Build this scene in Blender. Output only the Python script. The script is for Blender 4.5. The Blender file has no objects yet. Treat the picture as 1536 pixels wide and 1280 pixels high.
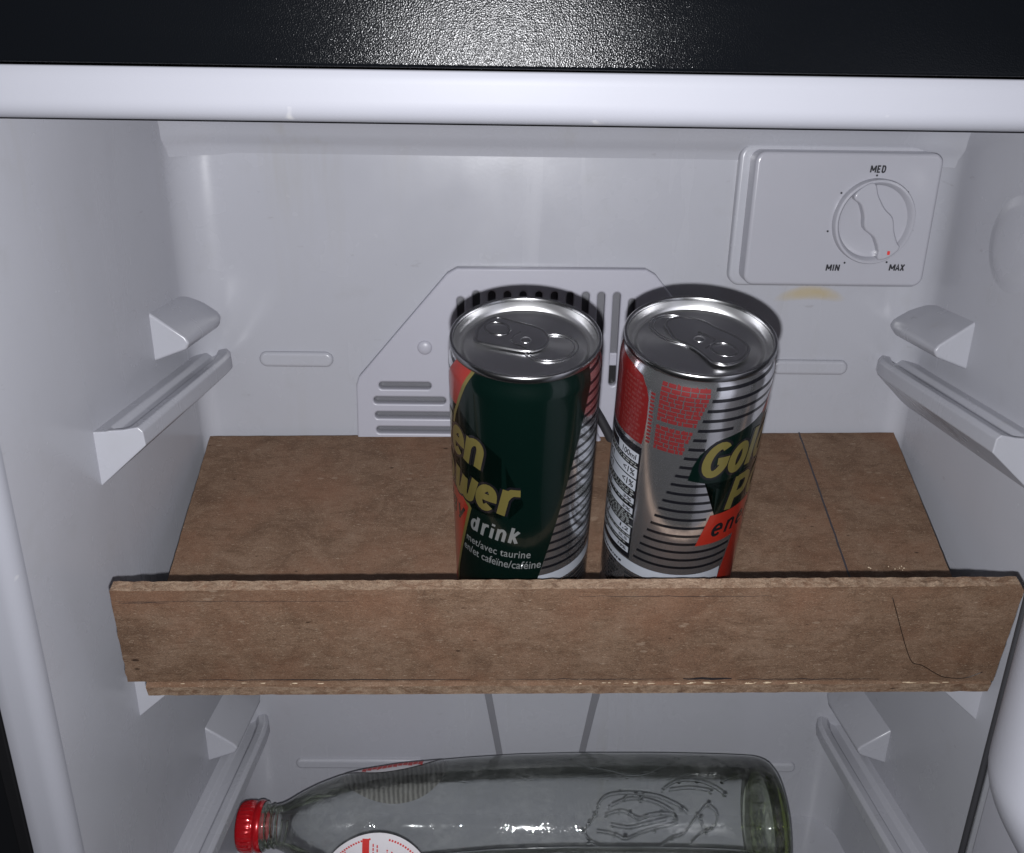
import bpy, bmesh, math, random
from mathutils import Vector, Matrix
from mathutils import noise as mnoise
random.seed(7)
SC = bpy.context.scene
COL = SC.collection
S = 0.001                       # all dimensions below are in millimetres
LIFT = 600.0                    # the phone is held 0.6 m above the floor

# ------------------------------------------------------------------ camera, light, exposure
def cam_matrix():
    p, w, r = (math.radians(a) for a in (22.0, 1.0, 0.9))
    def rx(a): return Matrix(((1,0,0),(0,math.cos(a),-math.sin(a)),(0,math.sin(a),math.cos(a))))
    def ry(a): return Matrix(((math.cos(a),0,math.sin(a)),(0,1,0),(-math.sin(a),0,math.cos(a))))
    def rz(a): return Matrix(((math.cos(a),-math.sin(a),0),(math.sin(a),math.cos(a),0),(0,0,1)))
    M = Matrix(((1,0,0),(0,0,-1),(0,1,0)))
    R0 = rz(r) @ rx(p) @ ry(-w) @ M          # fridge axes -> lens axes (x right, y down, z forward)
    T = R0.transposed()
    right, up, back = T @ Vector((1,0,0)), T @ Vector((0,-1,0)), T @ Vector((0,0,-1))
    m = Matrix.Identity(4)
    for i in range(3):
        m[i][0], m[i][1], m[i][2] = right[i], up[i], back[i]
    m.translation = Vector((0, 0, LIFT*S))
    return m
cam = bpy.data.cameras.new('camera'); camo = bpy.data.objects.new('camera', cam); COL.objects.link(camo)
camo.matrix_world = cam_matrix()
cam.sensor_width = 36.0; cam.lens = 36.0*1400/1536
cam.clip_start = 0.01; cam.clip_end = 50
SC.camera = camo

world = bpy.data.worlds.new('World'); SC.world = world; world.use_nodes = True
bg = world.node_tree.nodes['Background']
bg.inputs['Color'].default_value = (0.8, 0.85, 1.0, 1); bg.inputs['Strength'].default_value = 0.006

fl = bpy.data.lights.new('phone_flash', 'POINT'); flo = bpy.data.objects.new('phone_flash', fl); COL.objects.link(flo)
flo.matrix_world = cam_matrix(); flo.location = (-0.001, 0.002, LIFT*S-0.017)
fl.energy = 8.0; fl.shadow_soft_size = 0.0022; fl.color = (0.965, 0.97, 1.0)

SC.view_settings.view_transform = 'Standard'; SC.view_settings.look = 'None'
SC.view_settings.exposure = 0.0; SC.view_settings.gamma = 1.0
SC.cycles.use_denoising = True
try: SC.cycles.denoiser = 'OPENIMAGEDENOISE'
except Exception: pass
SC.cycles.max_bounces = 14; SC.cycles.diffuse_bounces = 6; SC.cycles.glossy_bounces = 6
SC.cycles.transmission_bounces = 12; SC.cycles.transparent_max_bounces = 16
SC.cycles.sample_clamp_indirect = 4.0
SC.cycles.caustics_refractive = True; SC.cycles.caustics_reflective = True; SC.cycles.blur_glossy = 0.5

# ------------------------------------------------------------------ node helpers and materials
def lin(r, g, b):
    f = lambda c: (c/255)/12.92 if c <= 10 else (((c/255)+.055)/1.055)**2.4
    return (f(r), f(g), f(b), 1)
class NT:
    def __init__(s, name):
        s.m = bpy.data.materials.new(name); s.m.use_nodes = True
        s.t = s.m.node_tree; s.b = s.t.nodes['Principled BSDF']; s.out = s.t.nodes['Material Output']
    def n(s, typ, **kw):
        x = s.t.nodes.new(typ)
        for k, v in kw.items():
            if k in x.inputs: x.inputs[k].default_value = v
            else: setattr(x, k, v)
        return x
    def l(s, a, b): s.t.links.new(a, b)
    def set(s, **kw):
        for k, v in kw.items(): s.b.inputs[k.replace('_', ' ')].default_value = v
        return s
    def coord(s, scale=(1,1,1), kind='Object'):
        tc = s.n('ShaderNodeTexCoord'); mp = s.n('ShaderNodeMapping')
        mp.inputs['Scale'].default_value = scale; s.l(tc.outputs[kind], mp.inputs[0]); return mp.outputs[0]
    def noise(s, scale, detail=4, rough=.55, vec=None, dist=0.0):
        x = s.n('ShaderNodeTexNoise'); x.inputs['Scale'].default_value = scale
        x.inputs['Detail'].default_value = detail; x.inputs['Roughness'].default_value = rough
        x.inputs['Distortion'].default_value = dist
        if vec is not None: s.l(vec, x.inputs['Vector'])
        return x.outputs['Fac']
    def ramp(s, fac, stops):
        r = s.n('ShaderNodeValToRGB'); e = r.color_ramp.elements
        while len(e) < len(stops): e.new(.5)
        for i, (p, c) in enumerate(stops):
            e[i].position = p; e[i].color = c if len(c) == 4 else (*c, 1)
        s.l(fac, r.inputs[0]); return r.outputs[0]
    def mix(s, fac, a, b, mode='MIX'):
        x = s.n('ShaderNodeMix'); x.data_type = 'RGBA'; x.blend_type = mode
        for sock, v in ((x.inputs[0], fac), (x.inputs[6], a), (x.inputs[7], b)):
            if hasattr(v, 'is_linked'): s.l(v, sock)
            else: sock.default_value = v
        return x.outputs[2]
    def math(s, op, a, b=0.0, clamp=False):
        x = s.n('ShaderNodeMath'); x.operation = op; x.use_clamp = clamp
        for i, v in enumerate((a, b)):
            if hasattr(v, 'is_linked'): s.l(v, x.inputs[i])
            else: x.inputs[i].default_value = v
        return x.outputs[0]
    def bump(s, h, strength=.2, dist=.001, prev=None):
        x = s.n('ShaderNodeBump'); x.inputs['Strength'].default_value = strength
        x.inputs['Distance'].default_value = dist; s.l(h, x.inputs['Height'])
        if prev is not None: s.l(prev, x.inputs['Normal'])
        return x.outputs[0]
def g(v): return (v, v, v, 1)

def mat_liner():
    k = NT('white_moulded_plastic')
    v = k.coord()
    dirt = k.noise(9, 5, .6, v); fine = k.noise(60, 3, .5, v)
    c = k.mix(k.math('MULTIPLY', dirt, .5), (.378,.382,.420,1), (.338,.342,.372,1))
    c = k.mix(k.ramp(fine, [(.62, g(0)), (.8, g(.25))]), c, (.31,.31,.318,1))
    # rusty yellow smear below the thermostat, and yellowed streaks on the back wall
    sx = k.n('ShaderNodeSeparateXYZ'); tc = k.n('ShaderNodeTexCoord'); k.l(tc.outputs['Object'], sx.inputs[0])
    X, Y, Z = sx.outputs
    dx = k.math('DIVIDE', k.math('SUBTRACT', X, .1265), .020)
    arch = k.math('MULTIPLY', k.math('MULTIPLY', dx, dx), .0045)
    dz = k.math('DIVIDE', k.math('ADD', k.math('SUBTRACT', Z, .3895), arch), .0042)
    rr = k.math('ADD', k.math('MULTIPLY', dx, dx), k.math('MULTIPLY', dz, dz))
    wob = k.noise(160, 3, .6, v)
    st = k.math('SUBTRACT', 1.15, k.math('ADD', rr, k.math('MULTIPLY', wob, .5)), True)
    st = k.math('MULTIPLY', st, k.math('GREATER_THAN', Y, .08))
    c = k.mix(k.math('MULTIPLY', st, .75), c, (.40,.31,.135,1))
    drip = k.math('MULTIPLY', k.ramp(k.noise(38, 5, .65, k.coord((1, 1, .10))), [(.58, g(0)), (.75, g(.42))]), k.ramp(k.noise(7, 3, .5, v), [(.45, g(0)), (.65, g(1))]))
    c = k.mix(drip, c, (.30,.288,.25,1))
    scuff = k.ramp(k.noise(210, 3, .7, k.coord((.35, .35, 1))), [(.69, g(0)), (.76, g(.42))])
    c = k.mix(scuff, c, (.26,.26,.268,1))
    k.l(c, k.b.inputs['Base Color'])
    k.set(Roughness=.33, Specular_IOR_Level=.36)
    r = k.ramp(k.noise(22, 4, .6, v), [(.3, g(.19)), (.7, g(.31))])
    streak = k.noise(30, 4, .6, k.coord((1, 1, .12)))
    r2 = k.mix(k.ramp(streak, [(.56, g(0)), (.70, g(.8))]), r, g(.46)); k.l(r2, k.b.inputs['Roughness'])
    nb = k.bump(k.noise(11, 2, .5, v), .16, .006)
    nb = k.bump(k.noise(700, 2, .5, v), .05, .0003, nb)
    k.l(nb, k.b.inputs['Normal'])
    return k.m
def mat_plastic(name, col, rough=.3, bump=.04, spec=.5):
    k = NT(name); v = k.coord()
    c = k.mix(k.noise(25, 4, .6, v), col, tuple(x*.93 for x in col[:3])+(1,))
    k.l(c, k.b.inputs['Base Color']); k.set(Roughness=rough, Specular_IOR_Level=spec)
    k.l(k.bump(k.noise(500, 2, .5, v), bump, .0003), k.b.inputs['Normal']); return k.m
def mat_frame():
    k = NT('glossy_white_frame_plastic'); v = k.coord()
    c = k.mix(k.noise(12, 5, .6, v), (.295,.299,.334,1), (.275,.279,.312,1))
    sp = k.ramp(k.noise(120, 2, .4, v), [(.74, g(0)), (.80, g(.5))])
    c = k.mix(sp, c, (.55,.54,.53,1))
    # yellowish ageing line along the flange
    k.l(c, k.b.inputs['Base Color'])
    k.set(Roughness=.45, Specular_IOR_Level=.15)
    nb = k.bump(k.noise(30, 3, .5, v), .05, .002); nb = k.bump(k.noise(420, 2, .5, v), .06, .0002, nb)
    k.l(nb, k.b.inputs['Normal']); return k.m
def mat_black_texture():
    k = NT('textured_glossy_black'); v = k.coord((1,1,1))
    k.b.inputs['Base Color'].default_value = (.003,.0035,.0045,1)
    n1 = k.noise(3000, 2, .6, v); vo = k.n('ShaderNodeTexVoronoi'); vo.inputs['Scale'].default_value = 2300; k.l(v, vo.inputs['Vector'])
    h = k.math('ADD', k.math('MULTIPLY', n1, .6), k.math('MULTIPLY', vo.outputs['Distance'], .7))
    smear = k.noise(18, 5, .65, k.coord((.6,1,3)))
    k.l(k.ramp(smear, [(.35, g(.13)), (.7, g(.20))]), k.b.inputs['Roughness'])
    k.set(Specular_IOR_Level=.10)
    k.l(k.bump(h, .36, .00016), k.b.inputs['Normal']); return k.m
def mat_hardboard(name, seed=0.0, light=1.0, edge=False):
    k = NT(name)
    tc = k.n('ShaderNodeTexCoord'); mp = k.n('ShaderNodeMapping'); k.l(tc.outputs['Object'], mp.inputs[0])
    mp.inputs['Location'].default_value = (seed, seed*.7, seed*.3); v = mp.outputs[0]
    mf = k.n('ShaderNodeMapping'); mf.inputs['Scale'].default_value = (1, 3.4, 3.4) if not edge else (1, 2, 2); k.l(v, mf.inputs[0])
    blotch = k.noise(52, 6, .70, v, .8); mid = k.noise(95, 5, .65, mf.outputs[0], .8); fib = k.noise(560, 5, .75, mf.outputs[0], 1.2)
    L = light
    a = lambda r, gg, b: (r*L, gg*L, b*L, 1)
    c = k.ramp(blotch, [(.28, a(.140,.080,.050)), (.5, a(.222,.138,.090)), (.72, a(.285,.188,.130))])
    c = k.mix(k.ramp(mid, [(.25, g(.75)), (.5, g(0))]), c, a(.12,.068,.040))
    c = k.mix(k.ramp(mid, [(.56, g(0)), (.78, g(.6))]), c, a(.30,.205,.14))
    c = k.mix(k.ramp(fib, [(.575, g(0)), (.67, g(.9))]), c, a(.50,.39,.29))
    c = k.mix(k.ramp(fib, [(.33, g(.9)), (.43, g(0))]), c, a(.09,.05,.03))
    red = k.ramp(k.noise(24, 4, .6, v), [(.46, g(0)), (.68, g(.55))])
    c = k.mix(red, c, a(.25,.125,.075))
    specks = k.n('ShaderNodeTexVoronoi'); specks.inputs['Scale'].default_value = 190
    ms = k.n('ShaderNodeMapping'); ms.inputs['Scale'].default_value = (.45, 1, 1); ms.inputs['Rotation'].default_value = (0, .25, .2); k.l(v, ms.inputs[0]); k.l(ms.outputs[0], specks.inputs['Vector'])
    fleck = k.n('ShaderNodeTexVoronoi'); fleck.inputs['Scale'].default_value = 260; mk = k.n('ShaderNodeMapping'); mk.inputs['Scale'].default_value = (.38, 1, 1); mk.inputs['Rotation'].default_value = (0, -.35, -.3); k.l(v, mk.inputs[0]); k.l(mk.outputs[0], fleck.inputs['Vector'])
    fk = k.ramp(k.math('ADD', fleck.outputs['Distance'], k.math('MULTIPLY', k.noise(70, 2, .5, v), .7)), [(.36, g(.38)), (.43, g(0))])
    c = k.mix(fk, c, a(.46,.35,.26))
    sp = k.ramp(k.math('ADD', specks.outputs['Distance'], k.math('MULTIPLY', k.noise(90, 2, .5, v), .55)), [(.26, g(.9)), (.32, g(0))])
    c = k.mix(sp, c, a(.045,.024,.014))
    if edge:
        c = k.mix(k.ramp(k.noise(170, 4, .7, mf.outputs[0], 1.0), [(.40, g(0)), (.62, g(.85))]), c, a(.40,.29,.205))
    grain = k.noise(1700, 3, .8, mf.outputs[0], .5)
    c = k.mix(.8, c, k.ramp(grain, [(.30, g(.45)), (.5, g(.98)), (.70, (1.75, 1.72, 1.66))]), 'MULTIPLY')
    k.l(c, k.b.inputs['Base Color']); k.set(Roughness=.68, Specular_IOR_Level=.25)
    h = k.math('ADD', k.math('MULTIPLY', fib, .6), k.math('MULTIPLY', mid, .6))
    nb = k.bump(h, .40 if edge else .30, .0008 if edge else .0006)
    k.l(nb, k.b.inputs['Normal']); return k.m
def mat_metal(name, col, rough=.25, metallic=1.0, coat=0.0, bump=0.0, radial=False, aniso=0.0):
    k = NT(name); v = k.coord()
    k.b.inputs['Base Color'].default_value = col
    k.set(Metallic=metallic, Roughness=rough, Coat_Weight=coat, Coat_Roughness=.06, Anisotropic=aniso)
    if aniso:
        tg = k.n('ShaderNodeTangent'); tg.direction_type = 'RADIAL'; tg.axis = 'Z'; k.l(tg.outputs[0], k.b.inputs['Tangent'])
    if bump:
        k.l(k.bump(k.noise(260, 3, .6, v), bump, .0003), k.b.inputs['Normal'])
    return k.m
def mat_ink(name, col, metallic=.0, rough=.28, coat=.6):
    k = NT(name); v = k.coord()
    c = k.mix(k.noise(70, 3, .6, v), col, tuple(x*.86 for x in col[:3])+(1,))
    k.l(c, k.b.inputs['Base Color']); k.set(Metallic=metallic, Roughness=rough, Coat_Weight=coat, Coat_Roughness=.05); return k.m
def mat_glass():
    """thin blown glass: clear straight through, reflecting by Fresnel, darker where seen edge on, a film of condensation"""
    k = NT('clear_bottle_glass'); v = k.coord()
    k.t.nodes.remove(k.b)
    drops = k.n('ShaderNodeTexVoronoi'); drops.inputs['Scale'].default_value = 620; k.l(v, drops.inputs['Vector'])
    d = k.ramp(drops.outputs['Distance'], [(.0, g(1)), (.34, g(.6)), (.5, g(0))])
    zone = k.ramp(k.noise(30, 4, .65, v), [(.46, g(0)), (.60, g(1))])
    h = k.math('MULTIPLY', d, zone)
    nb = k.bump(h, .09, .0006); nb = k.bump(k.noise(60, 2, .5, v), .16, .0022, nb)
    lw = k.n('ShaderNodeLayerWeight'); lw.inputs['Blend'].default_value = .5; k.l(nb, lw.inputs['Normal'])
    tint = k.ramp(lw.outputs['Facing'], [(0, (.95,.96,.955)), (.62, (.90,.915,.905)), (.86, (.78,.80,.785)), (.965, (.36,.38,.35)), (1, (.08,.09,.08))])
    tr = k.n('ShaderNodeBsdfTransparent'); k.l(tint, tr.inputs['Color'])
    gs = k.n('ShaderNodeBsdfGlossy'); gs.inputs['Roughness'].default_value = .05; gs.inputs['Color'].default_value = (.95,.96,.95,1); k.l(nb, gs.inputs['Normal'])
    fr = k.n('ShaderNodeFresnel'); fr.inputs['IOR'].default_value = 1.5; k.l(nb, fr.inputs['Normal'])
    mx = k.n('ShaderNodeMixShader'); k.l(k.math('MULTIPLY', fr.outputs[0], 1.25, True), mx.inputs[0]); k.l(tr.outputs[0], mx.inputs[1]); k.l(gs.outputs[0], mx.inputs[2])
    df = k.n('ShaderNodeBsdfDiffuse'); df.inputs['Color'].default_value = (.62,.64,.63,1)
    film = k.math('MULTIPLY', k.ramp(k.noise(260, 4, .75, v), [(.35, g(.012)), (.7, g(.10))]), k.math('ADD', zone, .45))
    m2 = k.n('ShaderNodeMixShader'); k.l(film, m2.inputs[0]); k.l(mx.outputs[0], m2.inputs[1]); k.l(df.outputs[0], m2.inputs[2])
    k.l(m2.outputs[0], k.out.inputs['Surface'])
    return k.m
def mat_base_glass():
    k = NT('thick_green_base_glass'); k.t.nodes.remove(k.b)
    gl = k.n('ShaderNodeBsdfGlass'); gl.inputs['IOR'].default_value = 1.48; gl.inputs['Color'].default_value = (.93,.96,.90,1); gl.inputs['Roughness'].default_value = .03
    k.l(k.bump(k.noise(60, 2, .5, k.coord()), .10, .0015), gl.inputs['Normal'])
    ab = k.n('ShaderNodeVolumeAbsorption'); ab.inputs['Color'].default_value = (.72,.76,.34,1); ab.inputs['Density'].default_value = 55
    k.l(gl.outputs[0], k.out.inputs['Surface']); k.l(ab.outputs[0], k.out.inputs['Volume']); return k.m
def mat_emboss_glass():
    k = NT('solid_clear_glass'); k.t.nodes.remove(k.b)
    gl = k.n('ShaderNodeBsdfGlass'); gl.inputs['IOR'].default_value = 1.13; gl.inputs['Color'].default_value = (.98,.985,.98,1); gl.inputs['Roughness'].default_value = .02
    k.l(gl.outputs[0], k.out.inputs['Surface']); return k.m
def mat_label_back():
    k = NT('grey_ribbed_label_back'); v = k.coord()
    wv = k.n('ShaderNodeTexWave'); wv.inputs['Scale'].default_value = 110; wv.inputs['Distortion'].default_value = 2.5; wv.inputs['Detail'].default_value = 2; k.l(v, wv.inputs['Vector'])
    k.l(k.ramp(wv.outputs['Fac'], [(.2, (.12,.118,.11)), (.8, (.25,.245,.23))]), k.b.inputs['Base Color']); k.set(Roughness=.6)
    k.l(k.bump(wv.outputs['Fac'], .5, .0008), k.b.inputs['Normal']); return k.m

M = {}
M['liner'] = mat_liner()
M['frame'] = mat_frame()
M['black'] = mat_black_texture()
M['dark'] = mat_plastic('dark_rubber', (.02,.02,.023,1), .55)
M['shell'] = mat_plastic('black_cabinet_paint', (.008,.008,.009,1), .4)
M['cover'] = mat_plastic('white_cover_plastic', (.385,.383,.435,1), .38)
M['groove_shade'] = mat_plastic('grey_groove_shade', (.19,.19,.21,1), .5)  # grey that stands for the shade inside the back wall grooves
M['recess'] = mat_plastic('grey_slot_shade', (.125,.125,.14,1), .5)  # darker grey that stands for the shade inside the cover slots
M['thermo'] = mat_plastic('white_thermostat_plastic', (.375,.375,.415,1), .2)
M['ink'] = mat_plastic('black_print', (.012,.012,.016,1), .5)
M['board'] = mat_hardboard('hardboard_face', 0.0, .67)
M['lip'] = mat_hardboard('hardboard_lip_face', 3.1, .60)
M['edge'] = mat_hardboard('hardboard_cut_edge', 1.7, .64, True)
M['pencil'] = mat_plastic('pencil_graphite', (.035,.033,.04,1), .5)
M['glue'] = mat_plastic('dried_glue', (.50,.40,.28,1), .3)
M['alu'] = mat_metal('brushed_aluminium', (.62,.62,.63,1), .28, 1, 0, .03, aniso=.7)
M['tab'] = mat_metal('stamped_aluminium', (.58,.58,.59,1), .25, 1, 0, .03)
M['rim'] = mat_metal('smooth_rim_metal', (.40,.40,.41,1), .24, 1, 0, .02)
M['can'] = mat_metal('polished_can_metal', (.90,.90,.93,1), .17, .96, .3, .02)
M['green'] = mat_ink('dark_green_lacquer', (.0015,.0075,.0058,1), .3, .22, .35)
M['red'] = mat_ink('red_lacquer', (.27,.018,.010,1), .2, .3, .5)
M['redtext'] = mat_ink('red_print', (.24,.032,.034,1), .55, .3, .3)
M['redfield'] = mat_ink('dark_red_field', (.15,.010,.010,1), .25, .3, .5)
M['redfaint'] = mat_ink('faint_field_print', (.17,.035,.033,1), .3, .3, .3)
M['gold'] = mat_ink('gold_lacquer', (.185,.155,.045,1), .5, .30, .4)
M['silverink'] = mat_ink('silver_print', (.24,.25,.25,1), .45, .32, .3)
M['blackink'] = mat_ink('black_can_print', (.006,.006,.008,1), 0, .25, .5)
M['whiteink'] = mat_ink('white_can_print', (.34,.36,.40,1), .1, .35, .4)
M['greyink'] = mat_ink('grey_can_print', (.30,.32,.32,1), .3, .35, .4)
M['glass'] = mat_glass(); M['baseglass'] = mat_base_glass(); M['embossglass'] = mat_emboss_glass(); M['labelback'] = mat_label_back()
M['cap'] = mat_ink('red_cap_lacquer', (.50,.008,.014,1), .25, .25, .6)
M['paper'] = mat_plastic('white_label_paper', (.74,.72,.75,1), .5)
M['labelred'] = mat_plastic('label_red_print', (.62,.035,.03,1), .5)
M['hair'] = mat_plastic('dark_hair', (.02,.012,.009,1), .4)
M['hairwhite'] = mat_plastic('pale_hair', (.55,.55,.58,1), .4)

# ------------------------------------------------------------------ object helpers
def P3(x, y, z): return Vector((x*S, y*S, (z+LIFT)*S))
def empty(name, mat, label, cat, group=None):
    o = bpy.data.objects.new(name, None); COL.objects.link(o); o.matrix_world = mat
    o.empty_display_size = .02; o['label'] = label; o['category'] = cat
    if group: o['group'] = group
    return o
def link(name, bm, mat, parent=None, smooth=True, sharp=35, label=None, bevel=0.0, segs=2, weld=True):
    if weld: bmesh.ops.remove_doubles(bm, verts=bm.verts, dist=1e-7)
    me = bpy.data.meshes.new(name); bm.normal_update(); bm.to_mesh(me); bm.free()
    return link_me(name, me, mat, parent, smooth, sharp, label, bevel, segs)
def link_me(name, me, mat, parent=None, smooth=True, sharp=35, label=None, bevel=0.0, segs=2):
    for m in (mat if isinstance(mat, (list, tuple)) else [mat]): me.materials.append(m)
    if smooth:
        for p in me.polygons: p.use_smooth = True
        if sharp: me.set_sharp_from_angle(angle=math.radians(sharp))
    o = bpy.data.objects.new(name, me); COL.objects.link(o)
    if parent is not None: o.parent = parent
    if label: o['label'] = label
    if bevel:
        b = o.modifiers.new('edge_rounding', 'BEVEL'); b.width = bevel*S; b.segments = segs; b.limit_method = 'ANGLE'
        b.angle_limit = math.radians(28); b.harden_normals = True
    return o
def grid_bm(rows, closed_u=False, closed_v=False):
    """rows: list of lists of Vectors -> quad sheet"""
    bm = bmesh.new(); vs = [[bm.verts.new(p) for p in r] for r in rows]
    nr, nc = len(vs), len(vs[0])
    for i in range(nr if closed_v else nr-1):
        for j in range(nc if closed_u else nc-1):
            a, b, c, d = vs[i][j], vs[i][(j+1) % nc], vs[(i+1) % nr][(j+1) % nc], vs[(i+1) % nr][j]
            try: bm.faces.new((a, b, c, d))
            except ValueError: pass
    return bm
def prism_bm(outline_a, outline_b, bm=None):
    bm = bm or bmesh.new()
    A = [bm.verts.new(p) for p in outline_a]; B = [bm.verts.new(p) for p in outline_b]; n = len(A)
    bm.faces.new(A[::-1]); bm.faces.new(B)
    for i in range(n): bm.faces.new((A[i], A[(i+1) % n], B[(i+1) % n], B[i]))
    bmesh.ops.recalc_face_normals(bm, faces=bm.faces); return bm
def box_bm(x0, x1, y0, y1, z0, z1, off=Vector((0,0,0)), bm=None):
    q = [(x0,y0),(x1,y0),(x1,y1),(x0,y1)]
    return prism_bm([Vector((a*S,b*S,z0*S))+off for a,b in q], [Vector((a*S,b*S,z1*S))+off for a,b in q], bm)
def lathe_bm(profile, seg=96, axis='Z'):
    rows = []
    for k in range(seg):
        a = 2*math.pi*k/seg; c, s = math.cos(a), math.sin(a)
        if axis == 'Z': rows.append([Vector((r*c*S, r*s*S, h*S)) for r, h in profile])
        else: rows.append([Vector((h*S, r*c*S, r*s*S)) for r, h in profile])
    bm = grid_bm(rows, closed_v=True)
    bmesh.ops.remove_doubles(bm, verts=bm.verts, dist=1e-7)
    bmesh.ops.recalc_face_normals(bm, faces=bm.faces); return bm
def tube_bm(pts, r, seg=8, closed=False, bm=None):
    bm = bm or bmesh.new(); n = len(pts); rings = []
    up = Vector((0,0,1))
    for i, p in enumerate(pts):
        a = pts[(i-1) % n] if (closed or i) else p; b = pts[(i+1) % n] if (closed or i < n-1) else p
        t = (b-a).normalized(); ref = up if abs(t.z) < .9 else Vector((1,0,0))
        u = t.cross(ref).normalized(); v = u.cross(t)
        rings.append([bm.verts.new(p+(u*math.cos(2*math.pi*k/seg)+v*math.sin(2*math.pi*k/seg))*r) for k in range(seg)])
    for i in range(n if closed else n-1):
        for k in range(seg):
            bm.faces.new((rings[i][k], rings[i][(k+1) % seg], rings[(i+1) % n][(k+1) % seg], rings[(i+1) % n][k]))
    if not closed: bm.faces.new(rings[0][::-1]); bm.faces.new(rings[-1])
    bmesh.ops.recalc_face_normals(bm, faces=bm.faces); return bm
def dome_bm(c, rx, ry, rz, bm=None, seg=20, rings=8, full=False):
    bm = bm or bmesh.new()
    r = bmesh.ops.create_uvsphere(bm, u_segments=seg, v_segments=rings*2, radius=1.0)
    for v in r['verts']: v.co = Vector((c[0]*S+v.co.x*rx*S, c[1]*S+v.co.y*ry*S, c[2]*S+v.co.z*rz*S))
    return bm
def smooth_closed(pts, n=6):
    out = []; m = len(pts)
    for i in range(m):
        p0, p1, p2, p3 = (Vector(pts[(i+k-1) % m]) for k in range(4))
        for k in range(n):
            t = k/n
            out.append(.5*((2*p1)+(p2-p0)*t+(2*p0-5*p1+4*p2-p3)*t*t+(3*p1-p0-3*p2+p3)*t**3))
    return out
def fill2d(loops, extrude=0.0, bevel=0.0, bevres=2):
    """2-D filled shape with holes (mm) -> mesh, thickness along local z"""
    cu = bpy.data.curves.new('shape', 'CURVE'); cu.dimensions = '2D'; cu.fill_mode = 'BOTH'
    cu.extrude = extrude*S; cu.bevel_depth = bevel*S; cu.bevel_resolution = bevres
    for lp in loops:
        sp = cu.splines.new('POLY'); sp.points.add(len(lp)-1); sp.use_cyclic_u = True
        for i, p in enumerate(lp): sp.points[i].co = (p[0]*S, p[1]*S, 0, 1)
    o = bpy.data.objects.new('shape', cu); COL.objects.link(o)
    dg = bpy.context.evaluated_depsgraph_get(); me = bpy.data.meshes.new_from_object(o.evaluated_get(dg))
    bpy.data.objects.remove(o); bpy.data.curves.remove(cu); return me
def rrect(x0, x1, z0, z1, r, n=6):
    out = []
    for cx, cz, a0 in ((x1-r, z1-r, 0), (x0+r, z1-r, 90), (x0+r, z0+r, 180), (x1-r, z0+r, 270)):
        for k in range(n+1):
            a = math.radians(a0+90*k/n); out.append((cx+r*math.cos(a), cz+r*math.sin(a)))
    return out
TEXTCACHE = {}
def text_bm(txt, x0, x1, y0, y1, bold=0.0, shear=0.0, spacing=1.0, bm=None, mirror=False):
    """built-in font lettering fitted to the box (mm), flat in xy"""
    cu = bpy.data.curves.new('t', 'FONT'); cu.body = txt; cu.size = 1.0; cu.offset = bold; cu.shear = shear
    cu.space_character = spacing; cu.resolution_u = 4; cu.fill_mode = 'FRONT'
    o = bpy.data.objects.new('t', cu); COL.objects.link(o)
    dg = bpy.context.evaluated_depsgraph_get(); me = bpy.data.meshes.new_from_object(o.evaluated_get(dg))
    bpy.data.objects.remove(o); bpy.data.curves.remove(cu)
    xs = [v.co.x for v in me.vertices]; ys = [v.co.y for v in me.vertices]
    ax, bx, ay, by = min(xs), max(xs), min(ys), max(ys)
    for v in me.vertices:
        v.co.x = (x0+(v.co.x-ax)/(bx-ax)*(x1-x0))*S; v.co.y = (y0+(v.co.y-ay)/(by-ay)*(y1-y0))*S; v.co.z = 0
    bm = bm or bmesh.new(); bm.from_mesh(me); bpy.data.meshes.remove(me)
    return bm
def arc(cx, cy, rx, ry, a0, a1, n=18): return [(cx+rx*math.cos(math.radians(a0+(a1-a0)*k/n)), cy+ry*math.sin(math.radians(a0+(a1-a0)*k/n))) for k in range(n+1)]
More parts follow.
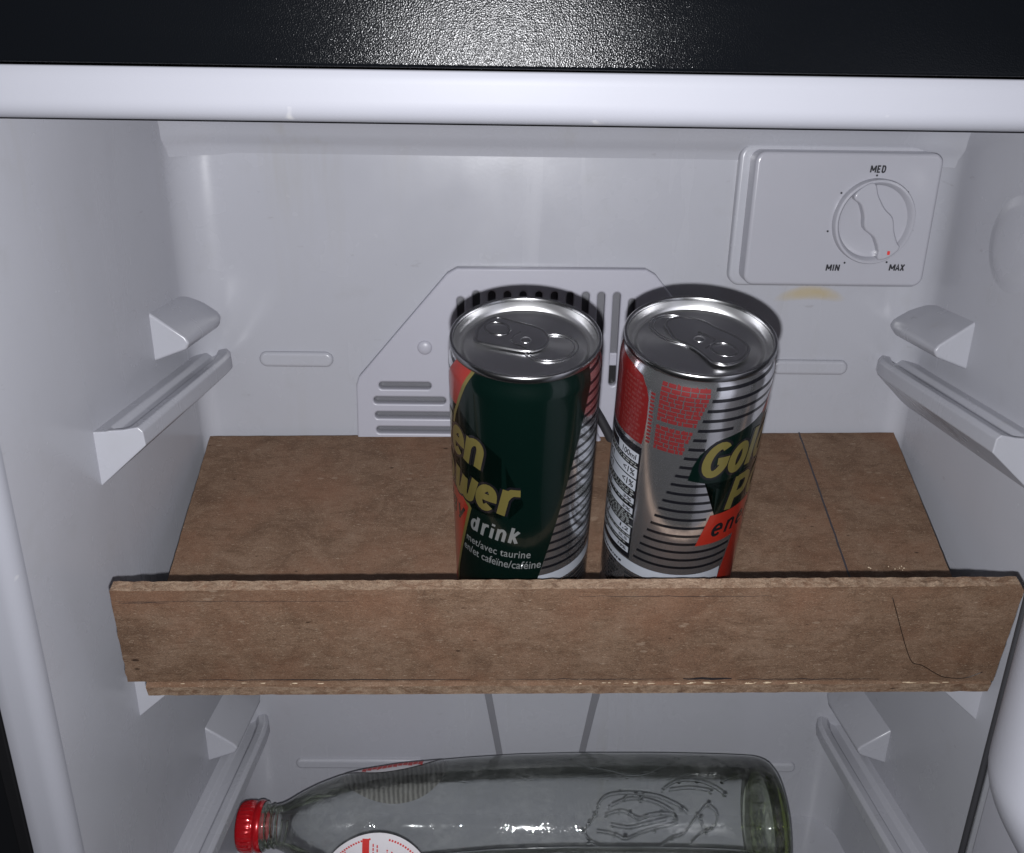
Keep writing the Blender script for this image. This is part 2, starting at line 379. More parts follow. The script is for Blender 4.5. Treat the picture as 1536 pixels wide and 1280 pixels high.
GLYPH = {
 'G': [arc(.52,.5,.38,.41,48,335)+[(.86,.46),(.56,.46)]], 'o': [arc(.5,.42,.34,.33,0,360,26)], 'l': [[(.5,.04),(.5,1.03)]],
 'd': [arc(.44,.42,.29,.33,0,360,24), [(.76,.04),(.76,1.04)]], 'e': [[(.2,.44),(.83,.44)]+arc(.5,.42,.33,.34,14,318,22)],
 'n': [[(.2,.02),(.2,.8)], [(.2,.5)]+arc(.5,.5,.29,.26,165,0,10)+[(.79,.02)]],
 'P': [[(.2,-.02),(.2,1.0)], [(.2,.92),(.5,.92)]+arc(.55,.66,.27,.26,90,-90,12)+[(.2,.40)]],
 'w': [[(.10,.84),(.14,.3)]+arc(.29,.22,.15,.14,200,340,8)+[(.5,.72)], [(.5,.72),(.54,.28)]+arc(.70,.22,.15,.14,200,340,8)+[(.9,.84)]],
 'r': [[(.3,.0),(.3,.84)], [(.3,.55),(.42,.70),(.58,.78),(.98,.78)]],
 'g': [arc(.46,.46,.29,.30,0,360,24), [(.78,.82),(.78,-.02)]+arc(.48,-.04,.30,.2,0,-150,10)],
 'y': [[(.14,.82),(.45,.1)], [(.9,.82),(.34,-.22)]], 'i': [[(.5,.04),(.5,.74)], [(.5,.9),(.5,1.04)]],
 'k': [[(.2,.02),(.2,1.04)], [(.22,.36),(.82,.8)], [(.4,.46),(.84,.02)]],
 'M': [[(.06,0),(.06,1)], [(.94,0),(.94,1)], [(.06,.98),(.5,.25)], [(.94,.98),(.5,.25)]], 'E': [[(.9,.94),(.1,.94),(.1,.06),(.9,.06)], [(.1,.5),(.8,.5)]],
 'D': [[(.1,.06),(.1,.94),(.5,.94)]+arc(.5,.5,.4,.44,80,-80,12)+[(.5,.06),(.06,.06)]], 'I': [[(.5,0),(.5,1)]],
 'N': [[(.1,0),(.1,1)], [(.9,0),(.9,1)], [(.1,.98),(.9,.02)]], 'A': [[(.04,0),(.5,.97),(.96,0)], [(.2,.32),(.8,.32)]], 'X': [[(.06,0),(.94,1)], [(.06,1),(.94,0)]],
}
def ribbon(bm, pts, w, z):
    pts = [Vector(p) for p in pts]; closed = (pts[0]-pts[-1]).length < 1e-4
    if closed: pts = pts[:-1]
    n = len(pts); L = []; Rr = []
    for i, p in enumerate(pts):
        a = pts[i-1] if (i or closed) else None; b = pts[(i+1) % n] if (i < n-1 or closed) else None
        d0 = (p-a).normalized() if a is not None else None; d1 = (b-p).normalized() if b is not None else None
        d0 = d0 or d1; d1 = d1 or d0
        m = d0+d1
        m = m.normalized() if m.length > .2 else d0
        nn = Vector((-m.y, m.x)); k = max(.62, abs(nn.dot(Vector((-d1.y, d1.x)))))
        L.append(p+nn*(w/2/k)); Rr.append(p-nn*(w/2/k))
    vl = [bm.verts.new((q.x*S, q.y*S, z)) for q in L]; vr = [bm.verts.new((q.x*S, q.y*S, z)) for q in Rr]
    for i in range(n if closed else n-1):
        j = (i+1) % n
        f = bm.faces.new((vr[i], vr[j], vl[j], vl[i]))
def strokes(bm, word, boxes, y0, y1, w, shear=.2):
    """heavy slanted lettering drawn with a broad pen: one box (x0, x1) per letter"""
    c = 0
    for ch, (x0, x1) in zip(word, boxes):
        for st in GLYPH[ch]:
            pts = []
            for a, b in st:
                yy = y0+(y1-y0)*b; pts.append((x0+(x1-x0)*a+shear*(yy-y0-(y1-y0)*.4), yy))
            ribbon(bm, pts, w, .012*S*c); c = (c+1) % 3
    return bm
def even(x0, x1, widths, gap):
    k = (x1-x0-gap*(len(widths)-1))/sum(widths); out = []; x = x0
    for w in widths: out.append((x, x+w*k)); x += w*k+gap
    return out
def xz(me_or_bm, y, off):
    """stand an xy shape upright: (x, y, z) -> (x, yplane - z, y), front towards the viewer"""
    vs = me_or_bm.vertices if hasattr(me_or_bm, 'vertices') else me_or_bm.verts
    for v in vs:
        a, b, c = v.co; v.co = Vector((a, y*S-c, b))+off
    return me_or_bm

# ------------------------------------------------------------------ refrigerator
FO = (30.0, 365.0, -500.0)                       # base point of the cabinet
fridge = empty('refrigerator', Matrix.Translation(P3(*FO)),
               'small white-lined black refrigerator standing open around the shelf and cans', 'refrigerator')
OFF = Vector((-FO[0]*S, -FO[1]*S, -FO[2]*S))
def F(x, y, z): return Vector((x*S, y*S, z*S))+OFF
YB = 456.0
def wl(y): return -152-(452-y)*.055
def wr(y): return 212+(452-y)*.055

# moulded liner: left wall, back wall, right wall with generous fillets, then a stepped ceiling
def liner_section(R=20):
    pts = [(wl(y), y) for y in (281, 290, 305, 320, 340, 360, 380, 400, 415, 425, 432)]
    cx, cy = wl(436)+R, YB-R
    for k in range(1, 13):
        a = math.radians(180-7.5*k); pts.append((cx+R*math.cos(a), cy+R*math.sin(a)))
    for k in range(1, 24): pts.append((cx+(wr(436)-R-cx)*k/24, YB))
    cx = wr(436)-R
    for k in range(0, 12):
        a = math.radians(90-7.5*k); pts.append((cx+R*math.cos(a), cy+R*math.sin(a)))
    pts += [(wr(y), y) for y in (434, 425, 415, 400, 380, 360, 340, 320, 305, 290, 281)]
    return pts
sec = liner_section(20)
def fillet(z):
    if z > -150: t = max(0, min(1, (-112-z)/46))
    else: t = 1-max(0, min(1, (-215-z)/90))
    t = t*t*(3-2*t); return 20-10.5*t
zs = [-449.5+k*(449.5-54)/60 for k in range(61)]
rows = [[F(x, y, z) for x, y in liner_section(fillet(z))] for z in zs]
# upper rim of the walls: lean in slightly towards the ceiling
for dz, d in ((-50, .2), (-46, .8), (-42, 2.0), (-38, 4.0), (-34, 6.5), (-30, 9), (-25, 9), (-18, 9)):
    r = []
    for x, y in sec:
        wx = max(0, min(1, (y-300)/120))
        nx = x+(d*.25*wx if x < 30 else -d*.25*wx) if y < YB-.1 else x
        r.append(F(nx, y, dz))
    rows.append(r)
link('liner', grid_bm(rows), M['liner'], fridge, sharp=0)
prof = [(281,-20.4),(300,-20.8),(360,-22.4),(418,-24.4),(432,-25.2),(438,-26.4),(443,-29.0),(446.4,-32.0),(448.6,-34.8),(450.2,-37.4),(451.8,-39.8),(453.6,-41.8),(455.2,-44.2),(456.3,-48.0)]
rows = []
for y, z in prof:
    r = []
    for k in range(41):
        t = k/40; x0, x1 = wl(min(y, 452))-.5, wr(min(y, 452))+.5
        x = x0+(x1-x0)*t
        e = max(0.0, 1-min(x-x0, x1-x)/26.0)            # the steps swing round the corners
        r.append(F(x, y-(e*e*e*14*min(1, (y-424)/20) if y > 424 else 0), z))
    rows.append(r)
link('ceiling_moulding', grid_bm(rows), M['liner'], fridge, sharp=0)
bm = box_bm(-165, 225, 278, 460, -453, -449.3, OFF); link('liner_floor', bm, M['liner'], fridge, bevel=.6)

# front frame with a rounded inner lip
def frame_rows():
    x0, x1, z0, z1 = -161.7, 221.7, -470, -20
    rows = []
    prof = [(0, 296)]
    R = 6.5
    for k in range(0, 10):
        a = math.radians(10*k); prof.append((R-R*math.cos(a), 281-R*math.sin(a)))
    prof += [(11.5, 274.2), (15.0, 274.0), (15.5, 274.3), (15.7, 278)]
    for d, y in prof:
        ring = []
        rc = 4+d
        for cx, cz, a0 in ((x1+d-rc, z1+d*.92-rc, 0), (x0-d+rc, z1+d*.92-rc, 90), (x0-d+rc, z0-d+rc, 180), (x1+d-rc, z0-d+rc, 270)):
            for k in range(7):
                a = math.radians(a0+15*k); ring.append(F(cx+rc*math.cos(a), y, cz+rc*math.sin(a)))
        rows.append(ring)
    return rows
link('front_frame', grid_bm(frame_rows(), closed_u=True), M['frame'], fridge, sharp=60)

# black worktop front above the frame and black cabinet shell
bm = box_bm(-186, 246, 272.6, 470, -5.1, 46, OFF); link('worktop', bm, M['black'], fridge, bevel=1.0, segs=3)
bm = bmesh.new()
for b in ((-184,-179,276,480,-500,-5),(239,244,276,480,-500,-5),(-179,239,476,480,-500,-5),(-179,239,276,476,-500,-490)):
    box_bm(*b, OFF, bm)
link('cabinet_shell', bm, M['shell'], fridge, bevel=.8)

# shelf supports: three levels, a long ledge and a short retaining block on each wall
def on_wall(side, y, inset, z):
    x = wl(y)+inset if side < 0 else wr(y)-inset
    return F(x, y, z)
def ledge(side, dz):
    bm = bmesh.new()
    sect = lambda k: [(-3,-141.5),(4.5,-141.2),(6.5,-143.4),(11.8,-143.0),(13.6,-140.0),(17.6,-139.2),(19.4,-141.0),(19.8,-147),(-.5,-165.2),(-3,-168)]
    ys = [340, 342, 346, 360, 380, 400, 420, 438, 448, 454, 458]
    rows = []
    for i, y in enumerate(ys):
        f = 1.0 if y < 440 else 1.0
        r = []
        for x, z in sect(i):
            if y < 343: z = {-143.4: -140.8, -143.0: -140.4}.get(z, z)
            if y > 446 and x > 10: x = x-(y-446)*.35
            zz = z-(3.5*max(0, (y-340)/112))                  # falls slightly towards the back
            r.append(on_wall(side, y, x, zz+dz))
        rows.append(r)
    bm = grid_bm(rows, closed_u=True)
    bm.faces.new([v for v in bm.verts[:len(rows[0])]])
    bmesh.ops.recalc_face_normals(bm, faces=bm.faces)
    link('shelf_ledge', bm, M['liner'], fridge, sharp=0, bevel=1.1, segs=3)
def block(side, dz):
    sect = [(-3,-109.5),(0,-110.8),(14.5,-121.6),(16.2,-124.5),(14.4,-127.6),(0,-133),(-3,-134)]
    rows = []
    for y in (404, 406, 420, 436, 446, 452, 458):
        t = (y-404)/54
        r = []
        for x, z in sect:
            if y > 446 and x > 8: x -= (y-446)*.3
            r.append(on_wall(side, y, x, z+dz-2.0*t))
        rows.append(r)
    bm = grid_bm(rows, closed_u=True); bm.faces.new([v for v in bm.verts[:len(rows[0])]])
    bmesh.ops.recalc_face_normals(bm, faces=bm.faces)
    link('retaining_block', bm, M['liner'], fridge, sharp=0, bevel=1.2, segs=3)
for dz in (0, -114, -228):
    for s in (-1, 1): ledge(s, dz); block(s, dz)

# evaporator cover: eight-sided plate with real slots
out = [(-72.6,-232),(-71,-160),(-69.6,-156),(-24.5,-102.6),(-20,-100),(72,-99.6),(76.5,-102),(121,-155),(123,-160),(125,-232)]
loops = [out]
for i in range(12):
    x = -18.5+7.72*i; top = -112.5 if i in (0, 11) else -109.4
    loops.append(rrect(x-2.75, x+2.75, -159.8, top, 2.7))
for x0, x1, z in ((-61.3,-32.8,-160.0),(-64.3,-25.4,-168.0),(-63.9,-20,-176.2),(-63.5,-20,-184.4),(-63.2,-20,-192.6)):
    loops.append(rrect(x0, x1, z-2.8, z+2.8, 2.7))
    loops.append(rrect(53-x1, 53-x0, z-2.8, z+2.8, 2.7))
me = fill2d(loops, 1.7, .9, 2); xz(me, 452.6, OFF)
link_me('fan_cover', me, M['cover'], fridge, sharp=50)
bm = dome_bm((0,0,0), 3.7, 3.7, 1.6, seg=28); [setattr(v, 'co', Vector((v.co.x, v.co.z, v.co.y))+F(-36.6, 449.9, -139.5)) for v in bm.verts]
link('cover_button', bm, M['cover'], fridge, sharp=0)
me = fill2d([[(-66,-232),(-66,-160),(-23,-107),(-19,-104),(71,-104),(76,-107),(116,-155),(118,-160),(119,-232)]], .2); xz(me, 455.5, OFF); link_me('slot_shade_sheet', me, M['recess'], fridge, smooth=False)  # dark sheet behind the slots, recess shade put into its colour
bm = box_bm(-22, 70, 454.6, 455.2, -161, -149.5, OFF); link('dark_hole_plate', bm, M['shell'], fridge)  # black plate paints the dark hole behind the slots' lower ends
bm = box_bm(-22, 70, 453.9, 455.9, -149.5, -142.5, OFF); link('drain_rib', bm, M['cover'], fridge, bevel=.8)

# embossed pills and the shallow trapezoid on the back wall
def pill(x0, x1, z, h, depth=1.7):
    me = fill2d([rrect(x0, x1, z-h/2, z+h/2, h/2-.05, 8)], .4, depth, 4)
    for v in me.vertices: pass
    xz(me, YB-.2, OFF); link_me('embossed_bar', me, M['liner'], fridge, sharp=0)
pill(-119.5, -85.5, -148.0, 4.6); pill(143, 178.5, -149.5, 4.4); pill(-119.5, -44.5, -408, 3.6); pill(115, 185, -410, 3.6)
me = fill2d([[(-22,-262),(78,-262),(52.2,-404),(5.0,-404)]], 1.2, 1.6, 3); xz(me, YB-.6, OFF)
link_me('back_panel_relief', me, M['liner'], fridge, sharp=60)
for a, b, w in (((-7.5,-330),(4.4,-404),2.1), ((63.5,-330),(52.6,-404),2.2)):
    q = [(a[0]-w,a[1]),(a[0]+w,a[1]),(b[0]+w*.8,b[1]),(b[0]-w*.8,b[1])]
    me = fill2d([q], .15, .25, 2); xz(me, 452.9, OFF); link_me('groove_shade_strip', me, M['groove_shade'], fridge, sharp=60)  # flat grey strips paint the shade of the two grooves
# round cover disc on the right wall
bm = bmesh.new()
cc = (386.0, -72.5)
rows = []
for r, d in ((21, -.1), (19, .15), (17, .55), (15, .9), (12, 1.05), (0.01, 1.1)):
    rows.append([F(wr(cc[0]+r*math.cos(math.tau*k/48))-d, cc[0]+r*math.cos(math.tau*k/48), cc[1]+r*math.sin(math.tau*k/48)) for k in range(48)])
link('wall_disc', grid_bm(rows, closed_u=True), M['liner'], fridge, sharp=0)

# thermostat box
me = fill2d([rrect(119.3, 202.6, -101.8, -43.0, 3.2)], 6.6, 1.6, 4); xz(me, 448.4, OFF)
th = link_me('thermostat', me, M['thermo'], fridge, sharp=60)
me = fill2d([rrect(114.5, 208, -104.8, -40.8, 4.5)], 2.0, 1.5, 3); xz(me, 454.6, OFF)
link_me('thermostat_base', me, M['liner'], fridge, sharp=60)
DC = (175.2, -72.2)
prof = [(18.9, -1), (18.9, 3.4), (18.5, 4.3), (17.6, 4.5), (16.9, 3.9), (16.0, 1.2), (14.5, .75), (8, .6), (.01, .6)]
bm = lathe_bm(prof, 72)
for v in bm.verts: a, b, c = v.co; v.co = Vector((a, -c, b*1.04))+F(DC[0], 440.4, DC[1])
bmesh.ops.recalc_face_normals(bm, faces=bm.faces)
link('dial', bm, M['thermo'], th, sharp=50)
grip = [(164.2,-60.6),(167.6,-63.5),(170.0,-68.9),(171.2,-74.6),(176.2,-78.6),(179.2,-84.8),(179.4,-88.6),(183.6,-87.4),(187.2,-84.0),(186.0,-82.0),(183.7,-77.0),(181.9,-70.5),(177.7,-66.5),(173.6,-60.3),(171.4,-55.2),(167.2,-57.0)]
me = fill2d([[(p.x, p.y) for p in smooth_closed([(a, b, 0) for a, b in grip], 4)]], 2.2, .9, 4)
xz(me, 438.0, OFF); link_me('dial_grip', me, M['thermo'], th, sharp=50)
me = fill2d([rrect(182.5, 183.7, -87.0, -85.2, .3)], .12); xz(me, 434.75, OFF)
link_me('dial_pointer', me, M['labelred'], th)
bm = bmesh.new()
strokes(bm, 'MED', even(170.7, 177.6, (1.5,.9,1), .7), -50.1, -47.0, .7, .08)
strokes(bm, 'MIN', even(156.6, 162.8, (1.5,.35,1.2), .7), -95.9, -92.9, .7, .08)
strokes(bm, 'MAX', even(186.9, 193.9, (1.5,1,1), .5), -95.5, -92.5, .7, .08)
for px, pz in ((174.0,-51.4),(158.7,-59.5),(189.7,-58.8),(154.8,-77.2),(194.7,-76.3),(165.0,-92.0),(185.1,-91.5)):
    lp = [bm.verts.new(((px+.5*math.cos(t*.5236))*S, (pz+.5*math.sin(t*.5236))*S, 0)) for t in range(12)]
    bm.faces.new(lp)
xz(bm, 440.15-.25, OFF); link('thermostat_lettering', bm, M['ink'], th, smooth=False)

# open door at the right: gasket, moulded inner liner with its rounded bracket, black outer skin
def door_quad(a, b, c, d, z0, z1):
    q = (a, b, c, d); return prism_bm([F(x, y, z0) for x, y in q], [F(x, y, z1) for x, y in q])
door = link('door', door_quad((174.2,256), (153.5,118), (190,112), (210,255), -474, -8), M['frame'], fridge, bevel=2.0, segs=3,
            label='white moulded inner side of the open door')
link('door_skin', door_quad((210.4,256.4), (190.4,112), (203,110), (224,255), -478, -4), M['shell'], door, bevel=2)
bm = tube_bm([F(172.2, 257.5, z) for z in range(-474, -7, 8)], 1.15*S, 10)
link('door_gasket', bm, M['dark'], door, sharp=0)
rows = []
for i in range(60):
    z = -60-i*3.3
    t = max(0.0, min(1.0, (-196-z)/52)); e = t*t*(3-2*t)
    p = 20.6*(1-e)-1.5*e
    if z > -75: p *= max(0, (-60-z)/15)**.5
    r = []
    for k in range(25):
        a = math.pi*(k/24); yy = 214+23*math.cos(a)*(1-.25*e); base = 174.2-20.7*(256-yy)/138
        r.append(F(base+1.2-max(0, p+1.2)*math.sin(a)**.75, yy, z))
    rows.append(r)
link('door_bracket', grid_bm(rows), M['frame'], door, sharp=0)

# ------------------------------------------------------------------ hardboard shelf, tilted towards the door
BW = Vector((-0.009615674, -0.271000239, 0.962531251)); BU = Vector((0.999953768, -0.002605970, 0.009255815)); BV = BW.cross(BU)
BOARD = Matrix.Identity(4)
for i in range(3): BOARD[i][0], BOARD[i][1], BOARD[i][2] = BU[i], BV[i], BW[i]
BOARD.translation = P3(10.737958709, 340.807664790, -218.330191264)
shelf = empty('shelf', BOARD, 'brown hardboard shelf with an upright front lip, cut by hand and tilted forward', 'shelf')
def jag(a, b, n, amp, seed, perp):
    out = []
    for k in range(n):
        t = k/n; q = Vector(a).lerp(Vector(b), t)
        d = amp*(mnoise.noise(Vector((q.x*.35+seed, q.y*.35, seed)))+.6*mnoise.noise(Vector((q.x*1.3+seed, q.y*1.3, seed*2))))
        out.append((q.x+perp[0]*d, q.y+perp[1]*d))
    return out
def slab(outline, t0, t1, plane='xy', lean=None):
    A = []; B = []
    for a, b in outline:
        if plane == 'xy': A.append(Vector((a*S, b*S, t0*S))); B.append(Vector((a*S, b*S, t1*S)))
        else:
            A.append(Vector((a*S, (t0+lean*b)*S, b*S))); B.append(Vector((a*S, (t1+lean*b)*S, b*S)))
    bm = bmesh.new(); va = [bm.verts.new(p) for p in A]; vb = [bm.verts.new(p) for p in B]; n = len(va)
    bm.faces.new(va[::-1]); bm.faces.new(vb)
    for i in range(n):
        f = bm.faces.new((va[i], va[(i+1) % n], vb[(i+1) % n], vb[i])); f.material_index = 1
    bmesh.ops.recalc_face_normals(bm, faces=bm.faces)
    bmesh.ops.triangulate(bm, faces=[f for f in bm.faces if len(f.verts) > 4])
    return bm
bo = jag((-146,-43.6), (184.5,-42.2), 90, .35, 1, (0,1)) + jag((184.5,-42.2), (190.5,15.8), 12, .3, 2, (1,0)) + \
     jag((190.5,15.8), (198.8,117.5), 24, .35, 3, (1,0)) + jag((198.8,117.5), (-160,113.5), 90, .3, 4, (0,1)) + \
     jag((-160,113.5), (-153.3,10.8), 24, .3, 5, (1,0)) + jag((-153.3,10.8), (-146,-43.6), 16, .5, 6, (1,0))
link('board', slab(bo, -5.0, 0.0), [M['board'], M['edge']], shelf, smooth=False)
lo = jag((-153.6,.4), (185.4,.3), 110, .35, 11, (0,1)) + jag((185.4,.3), (181.0,50.5), 16, .35, 12, (1,0)) + \
     jag((181.0,50.5), (179.4,52.6), 3, .1, 12, (1,0)) + \
     jag((179.4,52.6), (14,51.3), 90, .45, 13, (0,1)) + jag((14,51.3), (-148.6,50.2), 90, .45, 14, (0,1)) + \
     jag((-148.6,50.2), (-150.5,32), 8, .3, 15, (1,0)) + jag((-150.5,32), (-153.6,.4), 12, .6, 16, (1,0))
link('front_lip', slab(lo, -41.2, -36.6, 'xz', .035), [M['lip'], M['edge']], shelf, smooth=False,
     label='upright hardboard front lip with a ragged pale top edge')
# blue-grey pencil line ruled across the board
rows = []
for k in range(61):
    t = k/60; a = Vector((148.6, 117.4)).lerp(Vector((143.4,-35)), t); w = .42+.12*mnoise.noise(Vector((k*.7, 2, 0))); dx = .25*mnoise.noise(Vector((k*.35, 9, 1)))
    rows.append([Vector(((a.x-w+dx)*S, a.y*S, .06*S)), Vector(((a.x+w+dx)*S, a.y*S, .06*S))])
link('pencil_line', grid_bm(rows), M['pencil'], shelf, smooth=False)
# dried glue crumbs along the joint and near the right front
bm = bmesh.new()
for k in range(64):
    x = random.choice([random.uniform(-140,-60), random.uniform(20,110), random.uniform(150,176)])
    if k < 26: x = random.uniform(70,115)
    r = random.uniform(.12,.36)
    dome_bm((x, -41.9+random.uniform(-.25,.25), random.uniform(-.4,.5)), r*random.uniform(1.5,7), r*.6, r*.6, bm, 7, 3)
for k in range(9):
    dome_bm((162+random.uniform(-8,9), 20+random.uniform(-2,2), .1), random.uniform(.2,.5), .3, .3, bm, 7, 3)
link('glue_bead', bm, M['glue'], shelf, sharp=0)['kind'] = 'stuff'
# splinter cracks in the lip
bm = bmesh.new()
def crack(pts, w, v0=-41.25):
    rows = []
    for i, (x, h) in enumerate(pts):
        ww = w*(.4+.6*math.sin(math.pi*(i+.3)/(len(pts)-.4)))
        rows.append([Vector((x*S, (v0+.035*h)*S, (h-ww)*S)), Vector((x*S, (v0+.035*h)*S, (h+ww)*S))])
    b2 = grid_bm(rows); me = bpy.data.meshes.new('c'); b2.to_mesh(me); b2.free(); bm.from_mesh(me); bpy.data.meshes.remove(me)
def wander(x0, x1, h, n, amp, sd): return [(x0+(x1-x0)*k/n, h+amp*mnoise.noise(Vector((k*.4+sd, sd, 0)))) for k in range(n+1)]
crack(wander(-126,-20,1.5,40,.5,3), .32); crack(wander(-10,60,1.7,30,.5,5), .22); crack(wander(63,82,1.9,10,.5,7), .7); crack(wander(84,140,1.6,30,.5,9), .25)
crack(wander(-147,-128,44.2,10,.3,13), .18); crack(wander(20,90,47.5,30,.5,17), .13); crack(wander(-148,-60,45.0,36,.4,23), .10)
link('lip_crack', bm, M['ink'], shelf, smooth=False)['kind'] = 'stuff'

# ------------------------------------------------------------------ drink cans
R = 26.5
PROF = [(0,19.0),(-0.0,19.6),(.8,21.6),(3,24.4),(6,26.1),(8,26.5),(123.5,26.5),(125,26.42),(126.5,26.1),(128,25.65),(129.5,25.2),(130.6,24.95),(131.3,24.9)]
def rb(h):
    for (h0, r0), (h1, r1) in zip(PROF, PROF[1:]):
        if h0 <= h <= h1 and h1 > h0: return r0+(r1-r0)*(h-h0)/(h1-h0)
    return PROF[-1][1]
def wrap(bm, eps):
    """bend a flat (s, h) print in mm*S round the can"""
    ss = [v.co.x/S for v in bm.verts]; hs = [v.co.y/S for v in bm.verts]
    step = 1.3; k = math.ceil(min(ss)/step)
    while k*step < max(ss):
        bmesh.ops.bisect_plane(bm, geom=bm.verts[:]+bm.edges[:]+bm.faces[:], plane_co=(k*step*S,0,0), plane_no=(1,0,0), dist=1e-8); k += 1
    for h in (6, 123.5, 125, 126.5, 128, 129.5, 130.6):
        if min(hs) < h < max(hs):
            bmesh.ops.bisect_plane(bm, geom=bm.verts[:]+bm.edges[:]+bm.faces[:], plane_co=(0,h*S,0), plane_no=(0,1,0), dist=1e-8)
    for v in bm.verts:
        s, h = v.co.x/S, v.co.y/S; a = s/R; r = rb(h)+eps+v.co.z/S
        v.co = Vector((r*math.sin(a)*S, -r*math.cos(a)*S, h*S))
    return bm
def poly(bm, pts):
    f = bm.faces.new([bm.verts.new((x*S, y*S, 0)) for x, y in pts])
    if f.normal.z < 0 or sum(pts[i][0]*pts[(i+1) % len(pts)][1]-pts[(i+1) % len(pts)][0]*pts[i][1] for i in range(len(pts))) < 0: f.normal_flip()
    if len(pts) > 4: bmesh.ops.triangulate(bm, faces=[f])
    return bm
PRINTS = []
def pr(name, bm, mat, eps):
    wrap(bm, eps); me = bpy.data.meshes.new(name); bm.to_mesh(me); bm.free(); me.materials.append(mat)
    for p in me.polygons: p.use_smooth = True
    PRINTS.append((name, me))
def slA(h): return 1.6-(128-h)*.258
def slB(h): return 94.4-(131-h)*.232
# green panel with the blob behind the lettering
bm = bmesh.new()
def gl(h):                                   # right edge of the red sash = left edge of the green panel
    return 38.0+(h-109)*.44 if h > 100 else (46.3 if h > 74 else 46.3-(71.5-h)*.27)
poly(bm, [(48.3,131.2),(46.2,128),(40.3,114),(36.0,112.5),(33,95),(36,76),(44,72.5),(46.6,71),(36,30),(34,14),(66.5,14),(slB(60),60),(slB(95),95),(slB(123),123),(slB(131.2),131.2)])
poly(bm, [(-3.2,90.6),(-2.2,97),(-.4,102),(2.6,105.8),(6.5,108.3),(14,110.0),(24,112.5),(34,114.4),(41,113.5),(60,100),(68,80),(62,72),(30,71.6),(8.7,73.2),(13.0,84),(14.6,89.0),(3,89.2)])
pr('green_panel', bm, M['green'], .05)
# red sash running behind the lettering, red energy tab, red foot
bm = bmesh.new()
poly(bm, [(37.5,131.2),(47.0,131.2),(45.2,128),(39.0,113.5),(24.5,112.2)])
pr('red_sash', bm, M['red'], .08); bm = bmesh.new()
poly(bm, [(7.3,73.2),(3.4,58.7),(20.6,58.7),(16.0,37),(13,14),(32.8,14),(34.6,30),(45.2,70.4),(42,73.6)])
pr('red_tab', bm, M['red'], .08)
bm = bmesh.new()
poly(bm, [(47.0,131.2),(48.6,131.2),(46.8,128),(40.4,113.4),(38.9,113.4),(45.2,128)])
pr('gold_border', bm, M['gold'], .11); bm = bmesh.new()
poly(bm, [(45.4,73.2),(46.9,71.2),(36.1,30),(34.3,14),(32.8,14),(34.6,30),(45.2,70.6),(42,73.6)])
pr('gold_border', bm, M['gold'], .11); bm = bmesh.new()
poly(bm, [(38.9,113.4),(40.4,113.4),(38.4,109),(37.0,104),(35.6,104),(36.8,109)])
pr('gold_border', bm, M['gold'], .11)
# black hoops on bare metal, cut at a slant on the left
bm = bmesh.new()
for k in range(21):
    h = 128.6-4.06*k; t = .64
    right = 40 if h > 113 else (-3+max(0, 12-(h-90)*.2) if h > 108 else 0)
    if h > 113.5: e = 26+(h-112)*.75
    elif h > 108.5: e = 10
    elif h > 89.6: e = slA(h)+6 if h < 100 else 1
    elif h > 73.5: e = 13.5
    elif h > 58: e = 6
    else: e = 19-(57-h)*.17
    poly(bm, [(slA(h)-.1, h-t), (e, h-t), (e, h+t), (slA(h)+.1, h+t)])
    poly(bm, [(slB(h)-.3, h-t), (112, h-t), (112, h+t), (slB(h)+.3, h+t)])
pr('black_hoop', bm, M['blackink'], .03)
# white foot band, bar code rungs and small print
bm = bmesh.new()
poly(bm, [(-60,6.5),(15.2,6.5),(16.4,43.6),(-60,43.6)]); poly(bm, [(62,6.5),(112,6.5),(112,43.6),(slB(43.6)-2,43.6)])
pr('white_band', bm, M['whiteink'], .04)
bm = bmesh.new(); random.seed(3)
h = 37.2
while h > 12:
    t = random.choice((.28,.28,.5,.75)); poly(bm, [(-22.4,h-t),(14,h-t),(14,h),(-22.4,h)]); poly(bm, [(78,h-t),(111,h-t),(111,h),(78,h)])
    h -= t+random.choice((.4,.4,.7,1.0))
for r in range(9):
    hh = 40.5-r*2.1; x = -47+random.uniform(0,1)
    while x < -26-(r % 3)*1.5:
        w = random.uniform(.5,1.5); poly(bm, [(x,hh-.55),(x+w,hh-.55),(x+w+.15,hh+.55),(x+.15,hh+.55)]); x += w+random.uniform(.3,.7)
pr('bar_code', bm, M['blackink'], .08)
